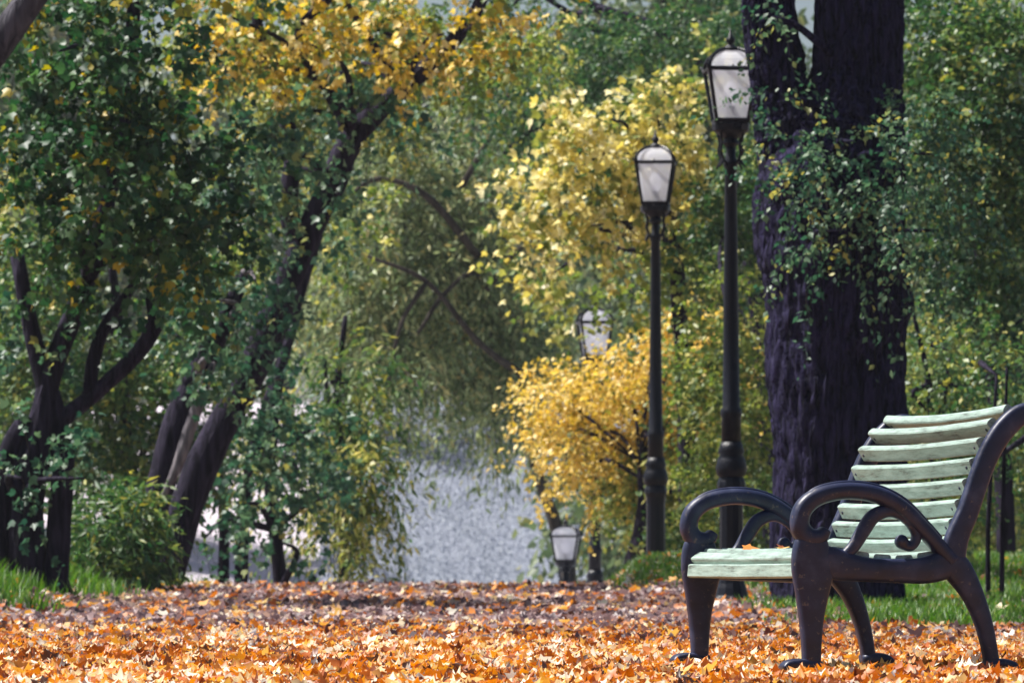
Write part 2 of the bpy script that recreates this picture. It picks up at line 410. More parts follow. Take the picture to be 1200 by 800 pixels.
# ================================================================== BENCH
def bench():
    m, n, l, b = mat('painted_iron')
    nz = n.new('ShaderNodeTexNoise'); nz.inputs['Scale'].default_value = 14; nz.inputs['Detail'].default_value = 6
    tc = n.new('ShaderNodeTexCoord'); l.new(tc.outputs['Object'], nz.inputs['Vector'])
    r = ramp(n, [(.3, (.005, .008, .030)), (.55, (.011, .017, .055)), (.75, (.035, .042, .09))]); l.new(nz.outputs[0], r.inputs[0])
    l.new(r.outputs[0], b.inputs['Base Color'])
    nw_ = n.new('ShaderNodeTexNoise'); nw_.inputs['Scale'].default_value = 38; nw_.inputs['Detail'].default_value = 8; nw_.inputs['Roughness'].default_value = .7
    l.new(tc.outputs['Object'], nw_.inputs['Vector'])
    rw = ramp(n, [(.60, (0, 0, 0)), (.66, (1, 1, 1))]); l.new(nw_.outputs[0], rw.inputs[0])
    mw = n.new('ShaderNodeMix'); mw.data_type = 'RGBA'; l.new(rw.outputs[0], mw.inputs['Factor']); l.new(r.outputs[0], mw.inputs['A']); mw.inputs['B'].default_value = (.10, .085, .085, 1)
    l.new(mw.outputs['Result'], b.inputs['Base Color'])
    rr = n.new('ShaderNodeMapRange'); rr.inputs['To Min'].default_value = .28; rr.inputs['To Max'].default_value = .6
    l.new(nz.outputs[0], rr.inputs[0]); l.new(rr.outputs[0], b.inputs['Roughness'])
    bp = n.new('ShaderNodeBump'); bp.inputs['Strength'].default_value = .35; bp.inputs['Distance'].default_value = .008
    l.new(nz.outputs[0], bp.inputs['Height']); l.new(bp.outputs[0], b.inputs['Normal']); b.inputs['Specular IOR Level'].default_value = .45
    iron = m
    m, n, l, b = mat('pale_green_paint')
    tc = n.new('ShaderNodeTexCoord'); mp = n.new('ShaderNodeMapping'); mp.inputs['Scale'].default_value = (9, 1.2, 9)
    l.new(tc.outputs['Object'], mp.inputs[0])
    nz = n.new('ShaderNodeTexNoise'); nz.inputs['Scale'].default_value = 5; nz.inputs['Detail'].default_value = 8; nz.inputs['Roughness'].default_value = .7
    l.new(mp.outputs[0], nz.inputs['Vector'])
    r = ramp(n, [(.32, (.07, .08, .07)), (.44, (.22, .30, .26)), (.6, (.32, .43, .38)), (.8, (.44, .54, .49))]); l.new(nz.outputs[0], r.inputs[0])
    l.new(r.outputs[0], b.inputs['Base Color']); b.inputs['Roughness'].default_value = .5
    bp = n.new('ShaderNodeBump'); bp.inputs['Strength'].default_value = .5; bp.inputs['Distance'].default_value = .006
    l.new(nz.outputs[0], bp.inputs['Height']); l.new(bp.outputs[0], b.inputs['Normal'])
    paint = m

    D0 = 18.75
    p0 = P(949, 787, D0); z0 = h(p0.x, p0.y)
    ang = math.radians(14.3); L = 1.445
    root = empty('park_bench', (p0.x, p0.y, 0.0), 'park bench with pale green slats and dark scrolled iron ends on the fallen leaves', 'bench')
    root.rotation_euler = (0, 0, ang)
    fr = lambda cx, cy: ((cx - 420) / 689., (780 - cy) / 711.)

    def sweep(bm, pts, y, thick, n=26, sides=14, power=3.2, bead=0.0):
        path = [(*fr(cx, cy), wd / 711. / 2) for cx, cy, wd in pts]
        sp = spline(path, n); rings = []
        for i, (u, wz, hw) in enumerate(sp):
            a = sp[max(i - 1, 0)]; c = sp[min(i + 1, n - 1)]
            du, dw = c[0] - a[0], c[1] - a[1]; q = math.hypot(du, dw) or 1
            nu, nw = -dw / q, du / q; ring = []
            for k in range(sides):
                an = 2 * math.pi * (k + .5) / sides; ca, sa = math.cos(an), math.sin(an)
                e = 2 / power; cx = math.copysign(abs(ca) ** e, ca); sx = math.copysign(abs(sa) ** e, sa)
                ring.append(bm.verts.new((u + nu * hw * cx, y + thick / 2 * sx, wz + nw * hw * cx)))
            rings.append(ring)
        for r0, r1 in zip(rings, rings[1:]):
            for k in range(sides): bm.faces.new((r0[k], r0[(k + 1) % sides], r1[(k + 1) % sides], r1[k]))
        for ring, s in ((rings[0], -1), (rings[-1], 1)):
            c = Vector((0, 0, 0))
            for vv in ring: c += vv.co
            cv = bm.verts.new(c / sides)
            for k in range(sides): bm.faces.new((ring[k], ring[(k + 1) % sides], cv) if s > 0 else (ring[(k + 1) % sides], ring[k], cv))

    def ball(bm, cx, cy, y, r):
        u, wz = fr(cx, cy)
        bmesh.ops.create_uvsphere(bm, u_segments=16, v_segments=10, radius=r, matrix=__import__('mathutils').Matrix.Translation((u, y, wz)))

    def fin(name, bm, parent, m, smooth=True, remesh=0):
        bmesh.ops.recalc_face_normals(bm, faces=bm.faces[:])
        me = bpy.data.meshes.new(name); bm.to_mesh(me); bm.free(); me.materials.append(m)
        if smooth: me.polygons.foreach_set('use_smooth', np.ones(len(me.polygons), bool))
        o = bpy.data.objects.new(name, me); COL.objects.link(o); o.parent = parent
        if remesh:
            q = o.modifiers.new('r', 'REMESH'); q.mode = 'VOXEL'; q.voxel_size = remesh; q.use_smooth_shade = True
            q = o.modifiers.new('s', 'SMOOTH'); q.iterations = 4; q.factor = .5
        return o
    T = .062
    for k, y in enumerate((0.0, L)):
        dr = .0 if k == 0 else .0
        bm = bmesh.new()
        sweep(bm, [(415, 480, 78), (480, 497, 86), (560, 512, 66), (650, 516, 64), (730, 514, 72), (800, 492, 84)], y, T)
        sweep(bm, [(795, 500, 76), (812, 430, 64), (842, 360, 58), (868, 285, 57), (896, 215, 58), (932, 155, 60), (975, 112, 58), (1012, 96, 46), (1036, 108, 34), (1030, 128, 26)], y, T * .95, n=34)
        ef = fin('end_frame', bm, root, iron, remesh=.006)
        bm = bmesh.new()
        sweep(bm, [(424, 432, 84), (424, 470, 104), (428, 520, 112), (426, 580, 88), (424, 640, 66), (424, 710, 52), (424, 786, 46)], y, T * 1.15)
        fin('leg', bm, ef, iron, remesh=.006)
        bm = bmesh.new()
        sweep(bm, [(775, 470, 70), (815, 515, 78), (852, 575, 60), (880, 645, 48), (897, 715, 42), (908, 792, 40)], y, T)
        fin('leg', bm, ef, iron, remesh=.006)
        bm = bmesh.new()
        sweep(bm, [(346, 768, 12), (362, 760, 26), (395, 758, 30), (445, 762, 26)], y, T * 1.3, n=12)
        fin('foot', bm, ef, iron)
        bm = bmesh.new()
        sweep(bm, [(885, 764, 26), (925, 760, 30), (955, 764, 26), (970, 770, 12)], y, T * 1.3, n=12)
        fin('foot', bm, ef, iron)
        bm = bmesh.new()
        sweep(bm, [(462, 408, 30), (446, 428, 44), (414, 428, 52), (394, 398, 50), (404, 354, 50), (446, 322, 48), (520, 308, 46), (598, 318, 46), (664, 352, 44), (722, 408, 42), (765, 455, 42), (800, 492, 40)], y, T * 1.25, n=48, power=2.6)
        fin('armrest', bm, ef, iron, remesh=.005)
        bm = bmesh.new()
        sweep(bm, [(390, 385, 12), (398, 340, 12), (440, 302, 12), (520, 286, 12), (602, 296, 12), (675, 332, 12), (735, 392, 12), (770, 430, 10)], y, .022, n=40, sides=8, power=2)
        fin('armrest_bead', bm, ef, iron)
        bm = bmesh.new()
        sweep(bm, [(500, 486, 26), (535, 455, 34), (562, 412, 40), (590, 374, 40), (636, 360, 34), (682, 384, 30), (704, 424, 28), (690, 452, 26), (664, 448, 24)], y, T * .7, n=36, power=2.4)
        ball(bm, 664, 440, y, .027)
        fin('scroll', bm, ef, iron, remesh=.005)

    def slat(bm, cx, cy, nx, ny, wd, th, y0, y1, sag, seed):
        """a board across the bench; (nx, ny) = direction of its width in frame px"""
        u, wz = fr(cx, cy); q = math.hypot(nx, ny); du, dw = nx / q, -ny / q; nu, nw = -dw, du
        rings = []; seg = 14
        for i in range(seg + 1):
            t = i / seg; y = y0 + (y1 - y0) * t; s = sag * (4 * t * (1 - t)); ring = []
            jj = .0016 * noise.noise(Vector((t * 5, seed, 0)))
            for a, c in ((-1, -.35), (-.93, -.75), (-.78, -1), (.78, -1), (.93, -.75), (1, -.35), (1, .35), (.93, .75), (.78, 1), (-.78, 1), (-.93, .75), (-1, .35)):
                ring.append(bm.verts.new((u + du * a * wd / 2 + nu * (c * th / 2 - s) + jj, y, wz + dw * a * wd / 2 + nw * (c * th / 2 - s) - s * .4 + jj)))
            rings.append(ring)
        for r0, r1 in zip(rings, rings[1:]):
            for k in range(12): bm.faces.new((r0[k], r0[(k + 1) % 12], r1[(k + 1) % 12], r1[k]))
        bm.faces.new(rings[0][::-1]); bm.faces.new(rings[-1])
    a, c = T * .35, L - T * .35
    bm = bmesh.new()
    bk = [(782, 446, -18, 52), (795, 398, -20, 50), (812, 348, -20, 50), (832, 294, -20, 50), (851, 240, -20, 50), (872, 186, -24, 46), (903, 136, -34, 40), (948, 97, -46, 26)]
    for i, (cx, cy, nx, ny) in enumerate(bk):
        slat(bm, cx + 17, cy, -nx, ny, .061, .036, a, c, .013, i * 3.3)
    nb = len(bm.faces)
    for (cx, cy, nx, ny) in bk:
        for yy in (a + .045, c - .045):
            u, wz = fr(cx + 17, cy); q = math.hypot(nx, ny); nu, nw = ny / q, nx / q
            bmesh.ops.create_cone(bm, cap_ends=True, segments=8, radius1=.008, radius2=.006, depth=.046,
                matrix=__import__('mathutils').Matrix.Translation((u, yy, wz)) @ Vector((-ny / q, 0, nx / q)).to_track_quat('Z', 'Y').to_matrix().to_4x4())
    o = fin('backrest', bm, root, paint, smooth=False); o.data.materials.append(iron)
    for p_ in o.data.polygons[nb:]: p_.material_index = 1
    bm = bmesh.new()
    st = [(396, 516, -3, 40), (410, 480, 30, -24), (452, 466, 50, 2), (502, 466, 50, 8), (560, 476, 50, 8), (618, 484, 50, 3), (676, 486, 50, -2), (734, 478, 50, -8)]
    for i, (cx, cy, nx, ny) in enumerate(st):
        slat(bm, cx, cy, nx, ny, .068 if i > 1 else (.054, .048)[i], .032, a, c, .004, i * 2.7 + 50)
    fin('seat', bm, root, paint, smooth=False)
    bm = bmesh.new()
    for (cx, cy) in ((520, 512), (720, 512)):
        u, wz = fr(cx, cy)
        slat(bm, cx, cy, 40, 0, .03, .012, a, c, 0, 9)
    fin('cross_bar', bm, root, iron, smooth=False)
bench()
for i, (u_, y_, sz_, lab_) in enumerate(((.06, 1.05, .075, 'orange leaf lying on the front edge of the bench seat'), (.10, .62, .06, 'small yellow leaf in the middle of the bench seat'), (.20, .9, .07, 'brown leaf further back on the bench seat'))):
    b_ = bpy.data.objects['park_bench']; a_ = math.radians(14.3)
    wx = b_.location.x + u_ * math.cos(a_) - y_ * math.sin(a_); wy = b_.location.y + u_ * math.sin(a_) + y_ * math.cos(a_)
    root_ = empty('x', (wx, wy, b_.location.z + .456), 'x', 'x')
    v, f, k = leaf_geo(T_MAPLE, np.array([(0, 0, 0.)]), np.array([(math.cos(i * 2.), math.sin(i * 2.), .06)]), np.array([(0.1, -.3, 1.)]), np.array([sz_]))
    o_ = mesh_np('fallen_leaf', v, [f], [G['ground_leaf']], None, np.full(len(f), (.55, .8, .25)[i])); o_.location = root_.location
    bpy.data.objects.remove(root_); tag(o_, lab_, 'leaf', 'leaves lying on the bench seat')

# ================================================================== LAMPS
def lathe(bm, prof, seg=20, flut=0):
    rings = []
    for r, z in prof: rings.append([bm.verts.new((r * math.cos(2 * math.pi * k / seg), r * math.sin(2 * math.pi * k / seg), z)) for k in range(seg)])
    for r0, r1 in zip(rings, rings[1:]):
        for k in range(seg): bm.faces.new((r0[k], r0[(k + 1) % seg], r1[(k + 1) % seg], r1[k]))
    bm.faces.new(rings[0][::-1]); bm.faces.new(rings[-1])

def rod(bm, a, b, r0, r1=None, seg=6):
    a, b = Vector(a), Vector(b); t = (b - a).normalized(); r1 = r1 or r0
    x = t.orthogonal().normalized(); y = t.cross(x)
    A = [bm.verts.new(a + (x * math.cos(k * 2 * math.pi / seg) + y * math.sin(k * 2 * math.pi / seg)) * r0) for k in range(seg)]
    B = [bm.verts.new(b + (x * math.cos(k * 2 * math.pi / seg) + y * math.sin(k * 2 * math.pi / seg)) * r1) for k in range(seg)]
    for k in range(seg): bm.faces.new((A[k], A[(k + 1) % seg], B[(k + 1) % seg], B[k]))
    bm.faces.new(A[::-1]); bm.faces.new(B)

def make_lamp():
    m, n, l, b = mat('black_lamp_iron'); b.inputs['Base Color'].default_value = (.004, .005, .012, 1); b.inputs['Roughness'].default_value = .38; b.inputs['Specular IOR Level'].default_value = .28
    nz = n.new('ShaderNodeTexNoise'); nz.inputs['Scale'].default_value = 30; bp = n.new('ShaderNodeBump'); bp.inputs['Distance'].default_value = .004
    l.new(nz.outputs[0], bp.inputs['Height']); l.new(bp.outputs[0], b.inputs['Normal'])
    iron = m
    m, n, l, b = mat('frosted_glass'); b.inputs['Roughness'].default_value = .25
    nz = n.new('ShaderNodeTexNoise'); nz.inputs['Scale'].default_value = 9; nz.inputs['Detail'].default_value = 5
    tc = n.new('ShaderNodeTexCoord'); l.new(tc.outputs['Object'], nz.inputs['Vector'])
    r = ramp(n, [(.3, (.84, .84, .93)), (.7, (.96, .96, .99))]); l.new(nz.outputs[0], r.inputs[0]); l.new(r.outputs[0], b.inputs['Base Color'])
    tr = n.new('ShaderNodeBsdfTranslucent'); l.new(r.outputs[0], tr.inputs[0])
    mx = n.new('ShaderNodeMixShader'); mx.inputs[0].default_value = .7; l.new(b.outputs[0], mx.inputs[1]); l.new(tr.outputs[0], mx.inputs[2])
    tp = n.new('ShaderNodeBsdfTransparent'); m2 = n.new('ShaderNodeMixShader'); m2.inputs[0].default_value = .4
    l.new(mx.outputs[0], m2.inputs[1]); l.new(tp.outputs[0], m2.inputs[2])
    l.new(m2.outputs[0], n['Material Output'].inputs['Surface'])
    glass = m
    root = empty('street_lamp', (0, 0, 0), 'x', 'street lamp', 'black lantern lamp posts along the path')
    def fin(name, bm, parent, m, smooth=False):
        bmesh.ops.recalc_face_normals(bm, faces=bm.faces[:])
        me = bpy.data.meshes.new(name); bm.to_mesh(me); bm.free(); me.materials.append(m)
        if smooth: me.polygons.foreach_set('use_smooth', np.ones(len(me.polygons), bool))
        o = bpy.data.objects.new(name, me); COL.objects.link(o); o.parent = parent; return o
    bm = bmesh.new()
    lathe(bm, [(.17, -.1), (.17, .06), (.145, .10), (.13, .16), (.115, .2), (.105, .26), (.10, .9), (.108, .98), (.125, 1.02), (.12, 1.06), (.105, 1.1)], 12)
    fin('base', bm, root, iron)
    bm = bmesh.new()
    lathe(bm, [(.09, 1.09), (.125, 1.12), (.135, 1.18), (.12, 1.25), (.10, 1.29), (.115, 1.32), (.10, 1.36), (.088, 1.40)], 20)
    fin('collar', bm, root, iron, True)
    bm = bmesh.new()
    seg = 16
    lathe(bm, [(.085, 1.38), (.082, 1.6), (.092, 1.63), (.092, 1.67), (.074, 1.70), (.066, 2.4), (.056, 3.3), (.050, 3.72), (.062, 3.75), (.062, 3.79), (.045, 3.82), (.038, 3.95)], seg)
    fin('post', bm, root, iron, True)
    bm = bmesh.new()
    lathe(bm, [(.03, 3.90), (.075, 3.94), (.06, 3.98), (.12, 4.02), (.16, 4.05), (.165, 4.10), (.15, 4.12)], 12)
    for k in range(4):      # curled brackets beneath the lantern
        a = math.radians(45 + 90 * k); ca, sa = math.cos(a), math.sin(a)
        pts = [(.05, 3.76), (.10, 3.80), (.135, 3.87), (.12, 3.95), (.14, 4.03)]
        for (r0, z0), (r1, z1) in zip(pts, pts[1:]): rod(bm, (r0 * ca, r0 * sa, z0), (r1 * ca, r1 * sa, z1), .012)
        rod(bm, (.10 * ca, .10 * sa, 3.80), (.155 * ca, .155 * sa, 3.73), .016, .008)
    fin('bracket', bm, root, iron)
    # lantern: six sided, wider at the shoulder, domed glass above it
    N = 4; zb, zs, zt = 4.13, 4.565, 4.75; rb, rs = .19, .285
    dome = [(rs * math.cos(t), zs + .02 + (zt - zs - .02) * math.sin(t)) for t in np.linspace(0, math.radians(80), 7)]
    bm = bmesh.new()
    vec = lambda r, k, z: (r * math.cos(2 * math.pi * (k + .5) / N), r * math.sin(2 * math.pi * (k + .5) / N), z)
    for k in range(N):
        rod(bm, vec(rb, k, zb), vec(rs, k, zs), .017)
        rod(bm, vec(rs, k, zs), vec(rs, k + 1, zs), .02); rod(bm, vec(rb, k, zb), vec(rb, k + 1, zb), .02)
        for (r0, z0), (r1, z1) in zip(dome, dome[1:]): rod(bm, vec(r0, k, z0), vec(r1, k, z1), .017)
        rod(bm, vec(rs + .012, k, zs + .01), vec(rs + .045, k, zs + .05), .016, .005)
        m0 = Vector(vec(rs, k, zs)).lerp(Vector(vec(rs, k + 1, zs)), .5); rod(bm, m0, m0 + Vector((0, 0, .035)), .012, .004)
    fr_ = fin('lantern_frame', bm, root, iron)
    bm = bmesh.new(); lathe(bm, [(.085, zt - .02), (.09, zt + .0), (.05, zt + .018), (.022, zt + .04), (.04, zt + .06), (.042, zt + .08), (.02, zt + .105), (.004, zt + .17)], 12)
    fin('finial', bm, fr_, iron, True)
    bm = bmesh.new()
    prof = [(rb - .012, zb), (rs - .034, zs)] + [(r * .93, z - .006) for r, z in dome[1:]]
    rings = [[bm.verts.new(vec(r, k, z)) for k in range(N)] for r, z in prof]
    for r0, r1 in zip(rings, rings[1:]):
        for k in range(N): bm.faces.new((r0[k], r0[(k + 1) % N], r1[(k + 1) % N], r1[k]))
    bm.faces.new(rings[-1])
    g = fin('glass', bm, root, glass)
    bm = bmesh.new(); lathe(bm, [(.10, zb + .0), (.035, zb + .03), (.03, zb + .10), (.05, zb + .11), (.05, zb + .13)], 10)
    fin('lamp_holder', bm, root, iron, True)
    bm = bmesh.new(); lathe(bm, [(.03, zb + .13), (.06, zb + .2), (.065, zb + .26), (.04, zb + .32), (.008, zb + .34)], 10)
    fin('bulb', bm, root, glass, True)
    return root

def copy_tree(o, parent=None):
    c = o.copy(); COL.objects.link(c); c.parent = parent
    for ch in list(o.children): copy_tree(ch, c)
    return c

lamp = make_lamp()
lamps = [(856, 43.5, 34, 'tallest and nearest black lamp post, its white lantern against the big dark trunk', 4),
         (768, 55.0, 153, 'black lamp post on the grass bank with its lantern against pale yellow foliage', -5),
         (697, 73.5, 346, 'black lamp post half hidden in the golden tree, lantern poking above the yellow leaves', 7),
         (663, 83.0, 605, 'lowest lamp, only its bright white lantern showing just above the crest of the path', -8)]
for i, (px, D, ytop, lab, rz) in enumerate(lamps):
    o = lamp if i == 0 else copy_tree(lamp)
    sc_ = (1, 1, 1.12, .9)[i]; o.scale = (max(sc_, 1.08) if i > 1 else 1, max(sc_, 1.08) if i > 1 else 1, sc_)
    top = P(px, ytop, D); o.location = (top.x, D, top.z - 4.92 * sc_); o['label'] = lab; o.rotation_euler = (0, 0, math.radians(rz))
    print('LAMP', i, round(top.z - 4.89, 2), round(h(top.x, D), 2))

# ================================================================== TREES
def tree(name, label, cat, trunk_px, D, bark, limbs_px=(), crowns=(), group=None, sides=14, n=26, furrow=0., rough=.12, auto_r=.03, visible=(), trunk_extra=()):
    tp = grounded(pxpath(trunk_px, D))
    root = empty(name, base_of(tp), label, cat, group)
    paths = [tp] + [(grounded(pxpath(l, D)) if l[0][1] > 640 else pxpath(l, D)) for l in trunk_extra]
    woody('trunk', root, paths, M[bark], sides, n, rough, furrow)
    for l in limbs_px: woody('branch', root, [pxpath(l, D)], M[bark], 10, 18)
    auto = []
    for c in crowns: auto += limbs_to(c['blobs'], tp, auto_r)
    for a_ in auto: woody('branch', root, [a_], M[bark], 6, 8, .05)
    for c in crowns:
        crown(root, c['blobs'], G[c['g']], c.get('t', T_DIAMOND), c['s'], c.get('cov', 2.2), c.get('droop', .3), c.get('len', .6), c.get('n', 26), tone_bias=c.get('tb', 0))
    return root

exec_trees = True
# 1 the big furrowed trunk on the right, forking above the picture's upper third
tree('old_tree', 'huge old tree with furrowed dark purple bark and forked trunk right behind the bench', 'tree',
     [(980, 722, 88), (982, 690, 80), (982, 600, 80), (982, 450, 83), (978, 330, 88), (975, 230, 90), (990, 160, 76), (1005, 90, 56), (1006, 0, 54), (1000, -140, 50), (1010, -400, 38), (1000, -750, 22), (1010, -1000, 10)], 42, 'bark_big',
     trunk_extra=[[(950, 260, 50), (930, 170, 46), (912, 90, 36), (902, 20, 34), (890, -100, 30), (840, -350, 20), (800, -600, 8)]],
     crowns=[dict(blobs=[(1000, 165, 70, 30, 40.6, .5, .8), (940, 210, 50, 45, 40.7, .4), (1030, 235, 60, 45, 40.5, .5), (985, 270, 55, 34, 40.6, .4, .6), (1090, 180, 70, 60, 41, .8), (1100, 270, 60, 45, 41, .8), (912, 120, 26, 30, 40.9, .4, .5), (906, 20, 30, 26, 41, .5, .5)], g='teal', s=.062, cov=.75, droop=.45, len=.6, n=26, tb=.08),
             dict(blobs=[(1000, -500, 220, 130, 42, 2), (830, -450, 180, 120, 42, 2), (1180, -420, 160, 110, 42, 2), (1000, -780, 260, 160, 42, 2.2), (850, -750, 160, 130, 41, 2)], g='teal', t=T_MAPLE_S, s=.15, cov=.7, n=20, len=.9)],
     sides=150, n=330, furrow=.05, rough=.05)

# 2 left dark maple with many stems and the curved limb
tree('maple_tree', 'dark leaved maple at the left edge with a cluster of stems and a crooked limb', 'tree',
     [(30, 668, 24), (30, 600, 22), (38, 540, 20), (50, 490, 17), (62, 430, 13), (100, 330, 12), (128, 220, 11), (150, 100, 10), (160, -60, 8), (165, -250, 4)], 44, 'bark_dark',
     trunk_extra=[[(66, 664, 16), (70, 600, 14), (74, 540, 14), (66, 492, 14), (40, 400, 10), (20, 300, 8)], [(4, 668, 16), (4, 600, 15), (12, 530, 13), (34, 488, 12)]],
     limbs_px=[[(58, 500, 13), (90, 478, 10), (128, 446, 9), (165, 410, 9), (183, 375, 10), (178, 345, 8), (192, 322, 7), (216, 309, 4)],
               [(104, 462, 8), (110, 420, 8), (122, 385, 7), (148, 346, 6), (165, 322, 4)]],
     crowns=[dict(blobs=[(70, 60, 90, 60, 42.5, .9), (170, 60, 90, 70, 42.5, .9), (110, 160, 85, 60, 42.3, .9), (210, 170, 75, 60, 42.5, .8), (150, 250, 80, 50, 42.5, .8), (70, 250, 60, 50, 43, .8, .8), (235, 260, 50, 40, 43, .6), (110, 310, 60, 30, 43.2, .6, .7), (20, 160, 50, 60, 43, .8, .8), (200, 300, 40, 28, 43.5, .5, .7)], g='dark_maple', t=T_MAPLE_S, s=.09, cov=1.6, droop=.4, len=.55, n=24),
             dict(blobs=[(60, -90, 130, 70, 44, 1.4), (210, -80, 110, 70, 44, 1.4), (140, -210, 140, 80, 44, 1.5)], g='dark_maple', t=T_MAPLE_S, s=.13, cov=.7, n=18),
             dict(blobs=[(40, 400, 50, 30, 44.5, .6, .5), (25, 560, 30, 40, 42.8, .4, .4), (100, 560, 24, 30, 43.3, .4, .35)], g='teal', t=T_MAPLE_S, s=.08, cov=1.6, droop=.5)])

# 3 leaning tree: golden top
tree('leaning_tree', 'leaning dark tree whose crown turns golden at the top centre left', 'tree',
     [(190, 692, 22), (210, 620, 19), (238, 540, 20), (277, 470, 18), (310, 400, 19), (338, 330, 17), (356, 285, 16), (392, 210, 16), (414, 160, 15), (470, 105, 12), (540, 40, 9), (580, -40, 8), (600, -200, 5)], 52, 'bark_dark',
     limbs_px=[[(350, 300, 11), (338, 240, 11), (344, 180, 10), (330, 120, 8), (300, 20, 7), (326, -30, 6)], [(412, 165, 9), (385, 100, 8), (350, 40, 6), (395, -10, 5)]],
     crowns=[dict(blobs=[(290, 70, 70, 45, 50.5, .9), (360, 50, 70, 40, 50.5, 1), (440, 35, 80, 34, 50.5, 1), (520, 40, 70, 34, 50.5, 1, .8), (590, 34, 50, 34, 51, .8, .8), (270, 20, 60, 40, 50, .8), (480, 75, 60, 22, 51, .7, .8)], g='gold', t=T_MAPLE_S, s=.085, cov=.8, droop=.35, n=18, len=.45),
             dict(blobs=[(300, -70, 110, 60, 51, 1.4), (470, -80, 120, 60, 51, 1.4), (590, -130, 100, 60, 52, 1.4), (420, -190, 150, 60, 52, 1.6), (560, -240, 100, 50, 52, 1.3)], g='gold', t=T_MAPLE_S, s=.13, cov=.6, n=18),
             dict(blobs=[(290, 170, 60, 42, 50, .8), (350, 245, 46, 24, 50.8, .4, .45), (415, 140, 40, 26, 51, .4, .6), (340, 225, 50, 35, 53.6, .5), (390, 90, 70, 30, 53.6, .6, .8), (255, 215, 36, 40, 50.5, .6), (450, 130, 50, 26, 53.6, .6, .5)], g='teal', t=T_MAPLE_S, s=.095, cov=1.6, droop=.5, n=20, tb=.18)])

tree('background_tree', 'yellow green tree closing the canopy behind the golden crown at the top', 'tree',
     [(282, 690, 8), (290, 560, 7), (330, 420, 6), (372, 280, 6), (420, 150, 5), (430, 20, 4)], 60, 'bark_dark',
     crowns=[dict(blobs=[(270, 40, 70, 60, 60, 1.1), (370, 50, 70, 60, 60, 1.1), (460, 60, 70, 60, 60, 1.1), (540, 60, 60, 40, 60, 1.1, .9), (620, 60, 50, 40, 60, 1, .7), (420, 130, 70, 40, 60, 1, .8), (350, 130, 50, 50, 60, 1, .8)], g='lime', s=.09, cov=1.5, droop=.4)])
# 3b short leaning trunk with a pale edge
tree('broken_tree', 'leaning grey trunk with a pale side in front of the long leaning tree', 'tree',
     [(170, 690, 14), (178, 620, 15), (190, 560, 17), (208, 500, 18), (232, 440, 15), (262, 380, 12), (285, 320, 8)], 50.5, 'bark_dark',
     limbs_px=[[(190, 584, 3, 50.1), (208, 545, 6, 50.1), (223, 500, 7, 50.1), (239, 455, 6, 50.1), (250, 425, 3, 50.2)]],
     crowns=[dict(blobs=[(250, 350, 55, 45, 50, .7), (300, 330, 40, 30, 50, .5, .7), (230, 430, 35, 26, 49.6, .4, .4)], g='teal', t=T_MAPLE_S, s=.09, cov=1.5, droop=.5, n=20)])
for o in bpy.data.objects:
    if o.name.startswith('branch') and o.parent and o.parent.name.startswith('broken') and o.name.split('.')[0] == 'branch':
        o.data.materials[0] = M['bark_grey']; o.name = 'pale_strip'

# 4 corner tree, trunk standing just outside the left edge
tree('leaning_tree', 'thick grey leaning trunk crossing the upper left corner', 'tree',
     [(-330, 700, 40), (-250, 480, 34), (-140, 250, 28), (-40, 100, 22), (10, 35, 19), (60, -40, 16), (110, -130, 14), (170, -420, 12), (200, -800, 9), (240, -1150, 6)], 40, 'bark_mid',
     crowns=[dict(blobs=[(100, -1000, 260, 150, 34, 2.2), (-300, -1250, 320, 160, 32, 2.4), (450, -1100, 300, 130, 36, 2.2), (-100, -1500, 380, 150, 28, 2.2), (350, -1350, 320, 140, 31, 2.2)], g='green', t=T_MAPLE_S, s=.13, cov=.5, droop=.3, len=.9, n=20)])  # unseen crown above the frame, added to dapple the ground with shade

# 5 pale yellow tree behind the lamps
tree('yellow_maple', 'pale yellow maple behind the second lamp lantern', 'tree',
     [(808, 660, 12), (806, 560, 11), (800, 420, 10), (792, 300, 9), (780, 200, 7), (760, 110, 5)], 64, 'bark_dark',
     crowns=[dict(blobs=[(715, 140, 75, 34, 62.5, 1.1), (680, 195, 75, 40, 62.5, 1.1), (780, 130, 50, 34, 63, 1), (740, 215, 60, 45, 62.5, 1), (640, 235, 45, 32, 63, .8), (690, 265, 60, 28, 62.7, 1), (800, 200, 34, 60, 63, .8, .8), (620, 285, 40, 26, 63, .8, .8)], g='pale_yellow', t=T_MAPLE_S, s=.12, cov=1.6, droop=.35, n=18),
             dict(blobs=[(790, 290, 46, 50, 64, .8), (765, 330, 36, 36, 64.5, .9, .8), (640, 325, 26, 30, 64.5, .9, .8), (830, 110, 26, 50, 64, .7)], g='lime', t=T_MAPLE_S, s=.11, cov=1.6, n=18)])
# 6 golden small tree
tree('golden_tree', 'small tree with dense orange yellow leaves in front of the half hidden lamp', 'tree',
     [(746, 668, 17), (750, 630, 10), (752, 590, 5), (750, 560, 3), (748, 540, 2)], 66, 'bark_dark',
     crowns=[dict(blobs=[(715, 452, 60, 32, 67, 1.1), (665, 470, 42, 30, 67, 1), (765, 430, 50, 38, 66.5, 1), (700, 505, 70, 40, 67, 1.1), (800, 405, 46, 40, 66.5, .9), (830, 440, 44, 50, 66.5, .9, .9), (815, 485, 46, 36, 66.6, .8, .9), (650, 510, 34, 32, 67.5, .8, .8), (765, 485, 50, 36, 67, .9), (690, 545, 40, 22, 67, .8, .8)], g='orange', s=.085, cov=1.5, droop=.4, n=24, len=.6),
             dict(blobs=[(750, 560, 46, 40, 67, .9), (720, 585, 22, 26, 68, .6), (790, 530, 40, 50, 67, .9), (780, 600, 36, 40, 67, .8), (830, 590, 30, 40, 67, .8)], g='lime', s=.085, cov=2.0, tb=.12, len=.35)])
